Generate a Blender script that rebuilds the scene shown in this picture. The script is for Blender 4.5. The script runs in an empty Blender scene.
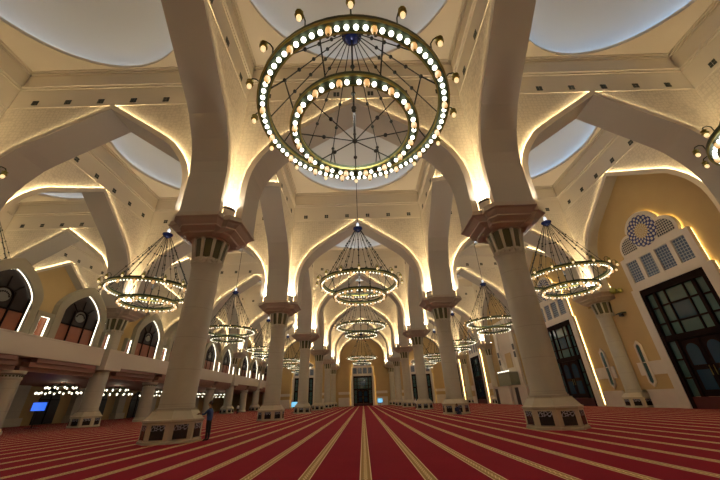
import bpy, bmesh, math, random
from mathutils import Vector, Matrix
random.seed(4)
S = bpy.context.scene
C = S.collection
PI = math.pi
sin, cos = math.sin, math.cos

# ------------------------------------------------------------------ layout
NX = 10.15                 # nave column line
OX = 30.45                 # outer column line
Y1, L = 19.08, 19.81       # first column row, bay length
def RY(i): return Y1 + L * i
def BY(k): return Y1 + L * (k - 0.5)      # centre of bay k (bay 0 in front of row 0)
ZC = 12.70                 # capital top / pier springing
ZCEIL = 29.1
T_SP, T_TR = 1.10, 1.28    # spandrel plane, trim plane (half thickness)
END = RY(5)

# ------------------------------------------------------------------ materials
def mat(name, col=(.8, .8, .8), rough=.6, metal=0., emit=None, estr=0., spec=.4):
    m = bpy.data.materials.new(name); m.use_nodes = True
    b = m.node_tree.nodes['Principled BSDF']
    b.inputs['Base Color'].default_value = (*col, 1)
    b.inputs['Roughness'].default_value = rough
    b.inputs['Metallic'].default_value = metal
    b.inputs['Specular IOR Level'].default_value = spec
    if emit:
        b.inputs['Emission Color'].default_value = (*emit, 1)
        b.inputs['Emission Strength'].default_value = estr
    return m
class NT:
    """small helper for node graphs"""
    def __init__(s, m): s.t = m.node_tree; s.b = s.t.nodes['Principled BSDF']
    def n(s, typ, **kw):
        nd = s.t.nodes.new(typ)
        for k, v in kw.items(): setattr(nd, k, v)
        return nd
    def l(s, a, b): s.t.links.new(a, b)
    def math(s, op, a, b=None, c=None):
        nd = s.n('ShaderNodeMath', operation=op)
        for i, v in enumerate((a, b, c)):
            if v is None: continue
            if hasattr(v, 'links'): s.l(v, nd.inputs[i])
            else: nd.inputs[i].default_value = v
        return nd.outputs[0]
    def mix(s, f, a, b):
        nd = s.n('ShaderNodeMix', data_type='RGBA')
        for k, v in ((0, f), (6, a), (7, b)):
            if hasattr(v, 'links'): s.l(v, nd.inputs[k])
            else: nd.inputs[k].default_value = v if k == 0 else (*v, 1)
        return nd.outputs[2]
    def pos(s, kind='Object'):
        tc = s.n('ShaderNodeTexCoord'); sp = s.n('ShaderNodeSeparateXYZ')
        s.l(tc.outputs[kind], sp.inputs[0]); return tc.outputs[kind], sp.outputs

def noisy(m, c1, c2, scale=1.5, bump=0., det=4):
    t = NT(m); p, _ = t.pos()
    n = t.n('ShaderNodeTexNoise'); n.inputs['Scale'].default_value = scale; n.inputs['Detail'].default_value = det
    t.l(p, n.inputs['Vector'])
    t.l(t.mix(n.outputs['Fac'], c1, c2), t.b.inputs['Base Color'])
    if bump:
        bp = t.n('ShaderNodeBump'); bp.inputs['Strength'].default_value = bump; bp.inputs['Distance'].default_value = .02
        t.l(n.outputs['Fac'], bp.inputs['Height']); t.l(bp.outputs[0], t.b.inputs['Normal'])
    return m

M = {}
M['plaster'] = noisy(mat('smooth_plaster', rough=.75), (.60, .53, .43), (.64, .57, .465), .5)
M['soffit'] = noisy(mat('shaded_soffit_plaster', rough=.8), (.40, .37, .315), (.44, .405, .345), .35)  # same plaster, darkened in colour for the shade under the arches
M['dome'] = mat('dome_plaster', (.60, .62, .63), .8)
# carved spandrel plaster : small all-over lattice relief
m = mat('carved_plaster', rough=.75); t = NT(m); p, xyz = t.pos()
vz = t.n('ShaderNodeTexVoronoi', feature='DISTANCE_TO_EDGE'); vz.inputs['Scale'].default_value = 3.2; vz.inputs['Randomness'].default_value = .25
t.l(p, vz.inputs['Vector'])
low = t.math('LESS_THAN', xyz[2], 24.4)
e = t.math('MULTIPLY', t.math('LESS_THAN', vz.outputs['Distance'], .09), low)
t.l(t.mix(e, (.63, .56, .45), (.54, .475, .38)), t.b.inputs['Base Color'])
bp = t.n('ShaderNodeBump'); bp.inputs['Strength'].default_value = .5; bp.inputs['Distance'].default_value = .04
t.l(t.math('SUBTRACT', 1., e), bp.inputs['Height']); t.l(bp.outputs[0], t.b.inputs['Normal']); M['carved'] = m

m = mat('gold_plaster', rough=.6); t = NT(m); p, xyz = t.pos('Object')
n = t.n('ShaderNodeTexNoise'); n.inputs['Scale'].default_value = .7; n.inputs['Detail'].default_value = 5; t.l(p, n.inputs['Vector'])
t.l(t.mix(n.outputs['Fac'], (.44, .315, .14), (.50, .365, .17)), t.b.inputs['Base Color']); M['gold'] = m
M['marble'] = noisy(mat('pale_marble', rough=.35), (.60, .545, .46), (.70, .65, .56), 1.2)
# column stone with drum joints
m = mat('column_stone', rough=.45); t = NT(m); p, xyz = t.pos()
n = t.n('ShaderNodeTexNoise'); n.inputs['Scale'].default_value = 2.; n.inputs['Detail'].default_value = 6; t.l(p, n.inputs['Vector'])
j = t.math('LESS_THAN', t.math('FRACT', t.math('DIVIDE', xyz[2], 1.72)), .018)
c0 = t.mix(n.outputs['Fac'], (.41, .38, .30), (.47, .44, .355))
t.l(t.mix(j, c0, (.36, .33, .27)), t.b.inputs['Base Color']); M['stone'] = m
M['capital'] = noisy(mat('rose_stone', rough=.5), (.38, .325, .255), (.44, .375, .30), 2.)
M['neck_rib'] = mat('neck_rib_stone', (.50, .47, .36), .5)
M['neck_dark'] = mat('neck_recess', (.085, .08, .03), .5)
M['plinth'] = noisy(mat('plinth_stone', rough=.35), (.50, .45, .33), (.57, .515, .39), 1.5)
M['brown'] = noisy(mat('brown_plaster', rough=.6), (.25, .13, .10), (.30, .165, .13), 1.)
M['wood'] = noisy(mat('dark_wood', rough=.7, spec=.05), (.008, .005, .005), (.015, .007, .006), 3.)
M['mahog'] = noisy(mat('red_wood', rough=.4), (.05, .007, .007), (.07, .011, .010), 3.)
M['orange'] = noisy(mat('orange_wood', rough=.4), (.20, .050, .014), (.29, .080, .022), 2.)
M['olive'] = noisy(mat('screen_plaster', rough=.65), (.33, .305, .215), (.38, .35, .25), .8)
M['iron'] = mat('green_bronze', (.042, .058, .03), .45, .5)
M['rod'] = mat('dark_rod', (.018, .02, .016), .6)
M['brass'] = mat('yellow_green_brass', (.30, .28, .08), .35, .8)  # brass in one even yellow-green tone
M['blue'] = mat('blue_enamel', (.02, .035, .16), .25, .3)
M['black'] = mat('black', (.012, .012, .014), .4)
M['vent'] = mat('vent_dark', (.03, .035, .025), .5)
M['glass'] = mat('door_glass', (.05, .11, .105), .12, 0, spec=.5)
M['glass2'] = mat('door_glass_blue', (.010, .04, .075), .12, 0, spec=.5)
M['darkglass'] = mat('dark_glass', (.022, .014, .012), .4, 0, spec=.15)
def led(name, col, s, sample=True):
    m = mat(name, (.8, .8, .8), .5, emit=col, estr=s)
    if not sample: m.cycles.emission_sampling = 'NONE'
    return m
M['led'] = led('warm_led', (1., .78, .43), 40.)
M['led2'] = led('portal_led', (1., .68, .24), 12.)
M['ledw'] = led('reveal_led', (1., .92, .70), 3.2)
M['dome_led'] = led('dome_led', (.88, .93, 1.), 6.5)
M['dome_blue_tint'] = led('dome_blue_tint', (.50, .72, 1.), 10.5)  # unseen strip, added to tint the right aisle domes blue
M['uplamp'] = led('uplight_lamp', (1., .93, .80), 250.)
M['bulb'] = led('white_bulb', (1., .96, .80), 4., False)
M['bulb2'] = led('soft_bulb', (1., .93, .70), 2.6, False)
M['amber'] = led('amber_lamp', (1., .50, .14), .75, False)
M['lantern'] = led('lantern_glass', (1., .70, .32), 1.1, False)
M['tv'] = led('blue_screen', (.0, .17, 1.), .95)
M['tv2'] = led('cyan_screen', (.08, .55, .95), 1.1)
# blue lattice / rosette / grille
def lattice(name, c1, c2, scale, width):
    m = mat(name, rough=.4); t = NT(m); p, xyz = t.pos()
    v = t.n('ShaderNodeTexVoronoi', feature='DISTANCE_TO_EDGE'); v.inputs['Scale'].default_value = scale; v.inputs['Randomness'].default_value = .0
    mp = t.n('ShaderNodeMapping'); mp.inputs['Rotation'].default_value = (0, 0, 0); mp.inputs['Scale'].default_value = (0.02, 1, 1)
    t.l(p, mp.inputs[0]); t.l(mp.outputs[0], v.inputs['Vector'])
    t.l(t.mix(t.math('LESS_THAN', v.outputs['Distance'], width), c1, c2), t.b.inputs['Base Color'])
    return m
M['lattice'] = lattice('blue_lattice', (.045, .08, .16), (.34, .38, .40), 3.4, .10)
M['tracery'] = lattice('white_tracery', (.03, .035, .05), (.55, .52, .46), 4.2, .12)
# rosette: concentric petals
m = mat('rosette_glass', rough=.35); t = NT(m); p, xyz = t.pos()
yy = xyz[1]; zz = t.math('SUBTRACT', xyz[2], 16.62)
r = t.math('SQRT', t.math('ADD', t.math('MULTIPLY', yy, yy), t.math('MULTIPLY', zz, zz)))
a = t.math('ARCTAN2', zz, yy)
pet = t.math('MULTIPLY', t.math('SINE', t.math('MULTIPLY', a, 16.)), t.math('COSINE', t.math('MULTIPLY', r, 11.)))
k1 = t.math('GREATER_THAN', pet, .12)
gold = t.math('LESS_THAN', r, .78)
ca = t.mix(gold, (.025, .04, .18), (.48, .32, .10))
t.l(t.mix(k1, ca, (.58, .55, .47)), t.b.inputs['Base Color']); M['rosette'] = m
M['medallion'] = lattice('screen_medallion', (.02, .02, .018), (.16, .16, .14), 6., .10)
# plinth grille : dark slats, bluish reflections painted into the top
m = mat('grille_metal', rough=.25, spec=.7); t = NT(m); p, xyz = t.pos()
v = t.n('ShaderNodeTexVoronoi', feature='DISTANCE_TO_EDGE'); v.inputs['Scale'].default_value = 7.; t.l(p, v.inputs['Vector'])
up = t.math('GREATER_THAN', xyz[2], .58)
k1 = t.math('MULTIPLY', t.math('LESS_THAN', v.outputs['Distance'], .10), up)
t.l(t.mix(k1, (.018, .022, .024), (.42, .46, .58)), t.b.inputs['Base Color']); M['grille'] = m
# carpet
m = mat('striped_carpet', rough=.95, spec=.1); t = NT(m); p, xyz = t.pos()
SP = 1.445
d = t.math('MULTIPLY', t.math('SUBTRACT', t.math('FRACT', t.math('ADD', t.math('DIVIDE', xyz[0], SP), 100.5)), .5), SP)
ad = t.math('ABSOLUTE', d)
stripe = t.math('LESS_THAN', ad, .142)
edge = t.math('MULTIPLY', t.math('GREATER_THAN', ad, .116), stripe)
v = t.math('FRACT', t.math('DIVIDE', xyz[1], .22))
mot = t.math('LESS_THAN', t.math('ADD', t.math('MULTIPLY', ad, 11.), t.math('ABSOLUTE', t.math('SUBTRACT', v, .5))), .62)
mot2 = t.math('GREATER_THAN', t.math('ADD', t.math('MULTIPLY', ad, 11.), t.math('ABSOLUTE', t.math('SUBTRACT', v, .5))), .30)
mot = t.math('MULTIPLY', mot, mot2)
n = t.n('ShaderNodeTexNoise'); n.inputs['Scale'].default_value = 60.; n.inputs['Detail'].default_value = 3; t.l(p, n.inputs['Vector'])
n2 = t.n('ShaderNodeTexNoise'); n2.inputs['Scale'].default_value = .8; t.l(p, n2.inputs['Vector'])
f = t.math('ADD', t.math('MULTIPLY', n.outputs['Fac'], .5), t.math('MULTIPLY', n2.outputs['Fac'], .5))
red = t.mix(f, (.20, .006, .019), (.31, .012, .033))
g = t.mix(mot, (.40, .25, .10), (.82, .64, .36))
g = t.mix(edge, g, (.88, .71, .46))
t.l(t.mix(stripe, red, g), t.b.inputs['Base Color'])
bp = t.n('ShaderNodeBump'); bp.inputs['Strength'].default_value = .3; bp.inputs['Distance'].default_value = .01
t.l(n.outputs['Fac'], bp.inputs['Height']); t.l(bp.outputs[0], t.b.inputs['Normal']); M['carpet'] = m

# ------------------------------------------------------------------ mesh builder
class MB:
    def __init__(s): s.v = []; s.f = []; s.mi = []; s.mats = []
    def m(s, key):
        if key not in s.mats: s.mats.append(key)
        return s.mats.index(key)
    def face(s, pts, key):
        b = len(s.v); s.v += [tuple(p) for p in pts]; s.f.append(tuple(range(b, b + len(pts)))); s.mi.append(s.m(key))
    def box(s, lo, hi, key, skip=''):
        x0, y0, z0 = lo; x1, y1, z1 = hi
        q = {'-z': [(x0,y0,z0),(x0,y1,z0),(x1,y1,z0),(x1,y0,z0)], '+z': [(x0,y0,z1),(x1,y0,z1),(x1,y1,z1),(x0,y1,z1)],
             '-y': [(x0,y0,z0),(x1,y0,z0),(x1,y0,z1),(x0,y0,z1)], '+y': [(x0,y1,z0),(x0,y1,z1),(x1,y1,z1),(x1,y1,z0)],
             '-x': [(x0,y0,z0),(x0,y0,z1),(x0,y1,z1),(x0,y1,z0)], '+x': [(x1,y0,z0),(x1,y1,z0),(x1,y1,z1),(x1,y0,z1)]}
        for k, pts in q.items():
            if k not in skip: s.face(pts, key)
    def lathe(s, prof, n, key, ang0=0., cx=0., cy=0., cap=True):
        for a in range(n):
            t0, t1 = ang0 + 2*PI*a/n, ang0 + 2*PI*(a+1)/n
            for (r0, z0), (r1, z1) in zip(prof[:-1], prof[1:]):
                pts = []
                for (r, z, t_) in ((r0, z0, t0), (r0, z0, t1), (r1, z1, t1), (r1, z1, t0)):
                    q = (cx + r*cos(t_), cy + r*sin(t_), z)
                    if not pts or (Vector(q) - Vector(pts[-1])).length > 1e-6: pts.append(q)
                if (Vector(pts[0]) - Vector(pts[-1])).length < 1e-6: pts.pop()
                if len(pts) > 2: s.face(pts, key)
        if cap:
            for (r, z), rev in ((prof[0], True), (prof[-1], False)):
                if r > 1e-4:
                    pts = [(cx + r*cos(ang0 + 2*PI*a/n), cy + r*sin(ang0 + 2*PI*a/n), z) for a in range(n)]
                    s.face(pts[::-1] if rev else pts, key)
    def tube(s, pts, r, key, n=6):
        pts = [Vector(p) for p in pts]; rings = []
        for i, p in enumerate(pts):
            d = (pts[min(i+1, len(pts)-1)] - pts[max(i-1, 0)]).normalized()
            u = d.cross(Vector((0, 0, 1)))
            if u.length < 1e-3: u = Vector((1, 0, 0))
            u.normalize(); w = d.cross(u)
            rings.append([p + r*(cos(2*PI*a/n)*u + sin(2*PI*a/n)*w) for a in range(n)])
        for A, B in zip(rings[:-1], rings[1:]):
            for a in range(n):
                s.face([A[a], A[(a+1) % n], B[(a+1) % n], B[a]], key)
        s.face(rings[0][::-1], key); s.face(rings[-1], key)
    def ball(s, c, r, key, n=8, m_=5, sz=1.):
        prof = [(r*sin(PI*i/m_), c[2] - r*sz*cos(PI*i/m_)) for i in range(m_+1)]
        s.lathe(prof, n, key, 0, c[0], c[1], cap=False)
    def prism(s, poly, w0, w1, key, fr, cap0=True, cap1=True, sides=True):
        """poly of (u,z); extruded from w0 to w1; fr maps (u,w,z)->xyz"""
        if cap0: s.face([fr(u, w0, z) for u, z in poly], key)
        if cap1: s.face([fr(u, w1, z) for u, z in poly][::-1], key)
        if sides:
            for (a, b) in zip(poly, poly[1:] + poly[:1]):
                s.face([fr(a[0], w0, a[1]), fr(b[0], w0, b[1]), fr(b[0], w1, b[1]), fr(a[0], w1, a[1])], key)
    def mesh(s, name, smooth=False):
        me = bpy.data.meshes.new(name)
        me.from_pydata(s.v, [], s.f)
        for k in s.mats: me.materials.append(M[k])
        me.polygons.foreach_set('material_index', s.mi)
        bm = bmesh.new(); bm.from_mesh(me)
        bmesh.ops.remove_doubles(bm, verts=bm.verts, dist=1e-4)
        bmesh.ops.recalc_face_normals(bm, faces=bm.faces)
        if smooth:
            for f_ in bm.faces: f_.smooth = True
            for e_ in bm.edges:
                if len(e_.link_faces) == 2 and e_.calc_face_angle(0) > math.radians(38): e_.smooth = False
        bm.to_mesh(me); bm.free()
        return me
    def build(s, name, parent=None, loc=(0, 0, 0), rz=0., smooth=False):
        return link(name, s.mesh(name, smooth), parent, loc, rz)
def link(name, me, parent=None, loc=(0, 0, 0), rz=0.):
    o = bpy.data.objects.new(name, me); C.objects.link(o)
    o.parent = parent; o.location = loc; o.rotation_euler = (0, 0, rz)
    return o
def struct(o): o['kind'] = 'structure'; return o
def tag(o, label, cat, group=None):
    o['label'] = label; o['category'] = cat
    if group: o['group'] = group
    return o
def empty(name, loc, rz=0.):
    o = bpy.data.objects.new(name, None); C.objects.link(o); o.location = loc; o.rotation_euler = (0, 0, rz)
    o.empty_display_size = .3
    return o
def kids(o): return [c for c in KID.get(o.name, [])]
KID = {}
def reg(o):
    if o.parent: KID.setdefault(o.parent.name, []).append(o)
    return o
def dup(o, loc, rz=0., skip=()):
    def cp(x, par):
        y = x.copy(); C.objects.link(y)
        if par is not None: y.parent = par
        for ch in KID.get(x.name, []):
            if ch.name.split('.')[0] in skip: continue
            cp(ch, y)
        return y
    r = cp(o, None); r.location = loc; r.rotation_euler = (0, 0, rz)
    return r
def part(mb, name, parent, loc=(0, 0, 0), rz=0., smooth=False):
    return reg(mb.build(name, parent, loc, rz, smooth))
def partm(me, name, parent, loc=(0, 0, 0), rz=0.):
    return reg(link(name, me, parent, loc, rz))

# ------------------------------------------------------------------ setting : floor
XW, XL2 = 30.5, -50.9
b = MB(); b.box((-47, -6, -.3), (XW + .5, END + 1, 0), 'carpet'); struct(b.build('floor'))

# ------------------------------------------------------------------ arches
PROF = [(8.15, ZC), (8.15, 14.9), (8.10, 15.9), (7.95, 16.8), (7.68, 17.6), (7.28, 18.4), (6.75, 19.15), (6.2, 19.85), (5.5, 20.45), (4.7, 21.02), (0, 24.35)]
def offset(prof, d):
    """inner (intrados) outline, d towards the opening"""
    out = []
    for i, (u, z) in enumerate(prof):
        a = prof[max(i-1, 0)]; c = prof[min(i+1, len(prof)-1)]
        du, dz = c[0]-a[0], c[1]-a[1]; ln = math.hypot(du, dz)
        nx, nz = -dz/ln, du/ln            # left normal
        if i == 0: nx, nz = -1, 0
        out.append((u + d*nx, z + d*nz))
    s0 = (prof[-1][1]-prof[-2][1])/(prof[-2][0]-prof[-1][0])
    out[-1] = (0, prof[-1][1] - d*math.sqrt(1+s0*s0))
    return out
def arch_mesh(name, h, both=True, back=None):
    """u along span, w through the wall (local x,y); w<0 and w>0 faces when both, else only w<0 and a back plane"""
    k = (h - 2.0)/8.15
    P = [(u*k, z) for u, z in PROF]; Q = offset(P, .35)
    full = lambda pr: [(-u, z) for u, z in pr] + [(u, z) for u, z in pr[-2::-1]]
    FP, FQ = full(P), full(Q)
    LP = offset(P, -.09); LP[0] = (P[0][0] + .09, ZC); FL = full(LP)
    b = MB(); fr = lambda u, w, z: (u, w, z)
    w1 = T_TR if both else back
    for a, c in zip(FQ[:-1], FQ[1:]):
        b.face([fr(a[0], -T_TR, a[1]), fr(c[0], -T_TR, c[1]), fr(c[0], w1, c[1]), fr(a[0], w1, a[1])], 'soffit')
    hs = h - T_SP
    for sg in ((-1, 1) if both else (-1,)):
        tr, sp = sg*T_TR, sg*T_SP
        for (a, c, a2, c2) in zip(FP[:-1], FP[1:], FQ[:-1], FQ[1:]):
            b.face([fr(a[0], tr, a[1]), fr(c[0], tr, c[1]), fr(c2[0], tr, c2[1]), fr(a2[0], tr, a2[1])], 'plaster')
            # return of the trim, with the light strip sunk in it
            q = lambda A, w: fr(A[0], w, A[1])
            ia = next(i for i, p_ in enumerate(FP) if p_ is a)
            la, lc = FL[ia], FL[ia + 1]
            b.face([q(a, tr), q(c, tr), q(lc, tr), q(la, tr)], 'plaster')
            b.face([q(la, tr), q(lc, tr), q(lc, tr - sg*.04), q(la, tr - sg*.04)], 'plaster')
            b.face([q(la, tr - sg*.04), q(lc, tr - sg*.04), q(c, tr - sg*.04), q(a, tr - sg*.04)], 'plaster')
            b.face([q(a, tr - sg*.05), q(c, tr - sg*.05), q(c, sp + sg*.015), q(a, sp + sg*.015)], 'led')
        # spandrel
        cols = [(-hs, ZC), (-P[0][0], ZC)] + [p_ for p_ in FP[1:-1]] + [(P[0][0], ZC), (hs, ZC)]
        cols = [(-hs, ZC, -P[0][0], ZC)] + [(a[0], a[1], c[0], c[1]) for a, c in zip(FP[:-1], FP[1:]) if abs(a[0]-c[0]) > 1e-5] + [(P[0][0], ZC, hs, ZC)]
        for (u0, z0, u1, z1) in cols:
            b.face([fr(u0, sp, z0), fr(u1, sp, z1), fr(u1, sp, ZCEIL), fr(u0, sp, ZCEIL)], 'carved')
        # mouldings
        for (z0, z1, pr) in ((24.48, 24.56, .05), (26.75, 26.92, .10), (27.0, 27.2, .20), (28.75, 28.95, .14), (28.95, 29.1, .28)):
            lo, hi = sorted((sp, sp + sg*pr))
            b.box((-hs, lo, z0), (hs, hi, z1), 'plaster', skip=('-x+x' + ('+y' if sg < 0 else '-y')))
    return b.mesh(name)
AM_T = arch_mesh('wall_arcade', NX)
AM_L = arch_mesh('wall_arcade_long', L/2)
AM_LH = arch_mesh('wall_arcade_outer', L/2, False, .03)
AM_TH = arch_mesh('wall_arcade_end', NX, False, .03)
XC = {'nave': 0., 'left': -20.3, 'right': 20.3, 'far': -40.6}
for i in range(-1, 5):
    for nm, x in XC.items():
        if nm == 'far' and i not in (0, 1, 2, 3, 4): continue
        struct(link('wall_arcade', AM_T, None, (x, RY(i), 0)))
for nm, x in XC.items():
    struct(link('wall_arcade_end', AM_TH, None, (x, END, 0)))
for k in range(0, 6):
    for x in (-NX, NX, -OX):
        struct(link('wall_arcade_long', AM_L, None, (x, BY(k), 0), PI/2))
    struct(link('wall_arcade_right', AM_LH, None, (OX, BY(k), 0), -PI/2))
    if k in (1, 2, 3, 4, 5):
        struct(link('wall_arcade_left', AM_LH, None, (-50.75, BY(k), 0), PI/2))

# ------------------------------------------------------------------ ceilings with shallow domes
def ceil_mesh(name, ledk, hx=NX - T_SP, hy=L/2 - T_SP):
    b = MB(); n = 64; R = 8.5
    ring = [(R*cos(2*PI*a/n), R*sin(2*PI*a/n)) for a in range(n)]
    def sq(c):
        k = min(hx/abs(c[0]) if abs(c[0]) > 1e-6 else 1e9, hy/abs(c[1]) if abs(c[1]) > 1e-6 else 1e9)
        return (c[0]*k, c[1]*k)
    crn = [(sx*hx, sy*hy) for sx in (-1, 1) for sy in (-1, 1)]
    for a in range(n):
        p, q = ring[a], ring[(a+1) % n]; P, Q = sq(p), sq(q)
        poly = [(*p, ZCEIL), (*P, ZCEIL)]
        for c in crn:
            ta = math.atan2(c[1], c[0]) % (2*PI); t0 = 2*PI*a/n; t1 = 2*PI*(a+1)/n
            if t0 < ta < t1: poly.append((*c, ZCEIL))
        poly += [(*Q, ZCEIL), (*q, ZCEIL)]
        b.face(poly, 'plaster')
    # lip, cove floor, light strip, dome shell
    b.lathe([(R, ZCEIL), (R, ZCEIL + .35), (8.62, ZCEIL + .35), (8.62, ZCEIL + .12)], n, 'plaster', cap=False)
    b.lathe([(8.62, ZCEIL + .12), (8.86, ZCEIL + .12)], n, ledk, cap=False)
    H = 4.6; rb = 8.86
    b.lathe([(rb, ZCEIL + .12)] + [(rb*cos(t_*PI/2/14), ZCEIL + .3 + H*sin(t_*PI/2/14)) for t_ in range(0, 15)], n, 'dome', cap=False)
    return b.mesh(name, True)
CM, CMB = ceil_mesh('ceiling', 'dome_led'), ceil_mesh('ceiling_blue', 'dome_blue_tint')
for nm, x in XC.items():
    for k in range(0, 6):
        if nm == 'far' and k < 1: continue
        struct(link('ceiling', CMB if nm in ('right',) else CM, None, (x, BY(k), 0)))
b = MB(); b.box((-30, -6.3, ZCEIL), (XW, RY(-1) + 1.1, ZCEIL + .3), 'plaster'); struct(b.build('ceiling_back'))

# ------------------------------------------------------------------ plain walls
WTOP = 25.
def wall_run(name, x, y0, y1, z0=0., z1=WTOP, th=.4, key='gold', side=1):
    pass
b = MB(); b.box((-30.5, -6.4, 0), (XW, -6., ZCEIL), 'gold'); struct(b.build('wall_back'))
G = .91
b = MB()
for k in range(0, 6):
    e_ = 0 if k < 5 else RY(k) + .3
    for g_, z0, z1 in ((1.62, 0, 1.68), (G, 1.68, 9.68), (1.45, 9.68, 11.48), (2.5, 11.48, 13.46), (0, 13.46, WTOP)):
        b.box((XW, RY(k-1) + g_, z0), (XW + .4, e_ or RY(k) - g_, z1), 'gold')
b.box((XW, -6, 0), (XW + .4, RY(-1) - G, WTOP), 'gold')
b.box((XW + 2.6, -6, 0), (XW + 3., END + 1, WTOP), 'gold')
struct(b.build('wall_right'))
b = MB()
for x0, x1 in ((-NX + G, NX - G), (NX + G, OX - G), (-OX + G, -NX - G), (-50.8, -OX - G)):
    for g_, z0, z1 in ((1.62, 0, 1.68), (G, 1.68, 9.68), (1.45, 9.68, 11.48), (2.5, 11.48, 13.46), (0, 13.46, WTOP)):
        b.box((x0 - G + g_, END + .05, z0), (x1 + G - g_, END + .45, z1), 'gold')
b.box((-51, END + 2.6, 0), (XW + 3, END + 3., WTOP), 'gold')
struct(b.build('wall_end'))
b = MB(); b.box((-51.3, RY(0) - 1, 5.), (-50.8, END + 1, WTOP), 'gold'); struct(b.build('wall_left_upper'))
b = MB(); b.box((-47, -6, 0), (-46.4, END + 1, 5.2), 'gold'); struct(b.build('wall_left'))
# dado and bands on the right wall, broken round columns and portals
b = MB()
def segs(k):
    a, c = RY(k-1) + 1.8, RY(k) - 1.8; m_ = BY(k)
    return [(a, m_ - 4.55), (m_ + 4.55, c)]
for k in range(0, 6):
    if k == 3: continue
    for a, c in segs(k):
        b.box((XW - .14, a, 0), (XW - .002, c, 1.55), 'marble'); b.box((XW - .2, a, 1.55), (XW - .002, c, 1.68), 'marble')
        b.box((XW - .09, a, 3.05), (XW - .002, c, 4.25), 'marble')
        b.box((XW - .12, a, 4.25), (XW - .002, c, 4.33), 'marble')
struct(b.build('trim_1'))
b = MB()
for cx in (0, -20.3, 20.3):
    for a, c in ((cx - NX + 1.8, cx - 4.55), (cx + 4.55, cx + NX - 1.8)):
        b.box((a, END - .1, 0), (c, END + .048, 2.6), 'marble'); b.box((a, END - .06, 3.6), (c, END + .048, 4.4), 'marble')
struct(b.build('trim_2'))

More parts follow.
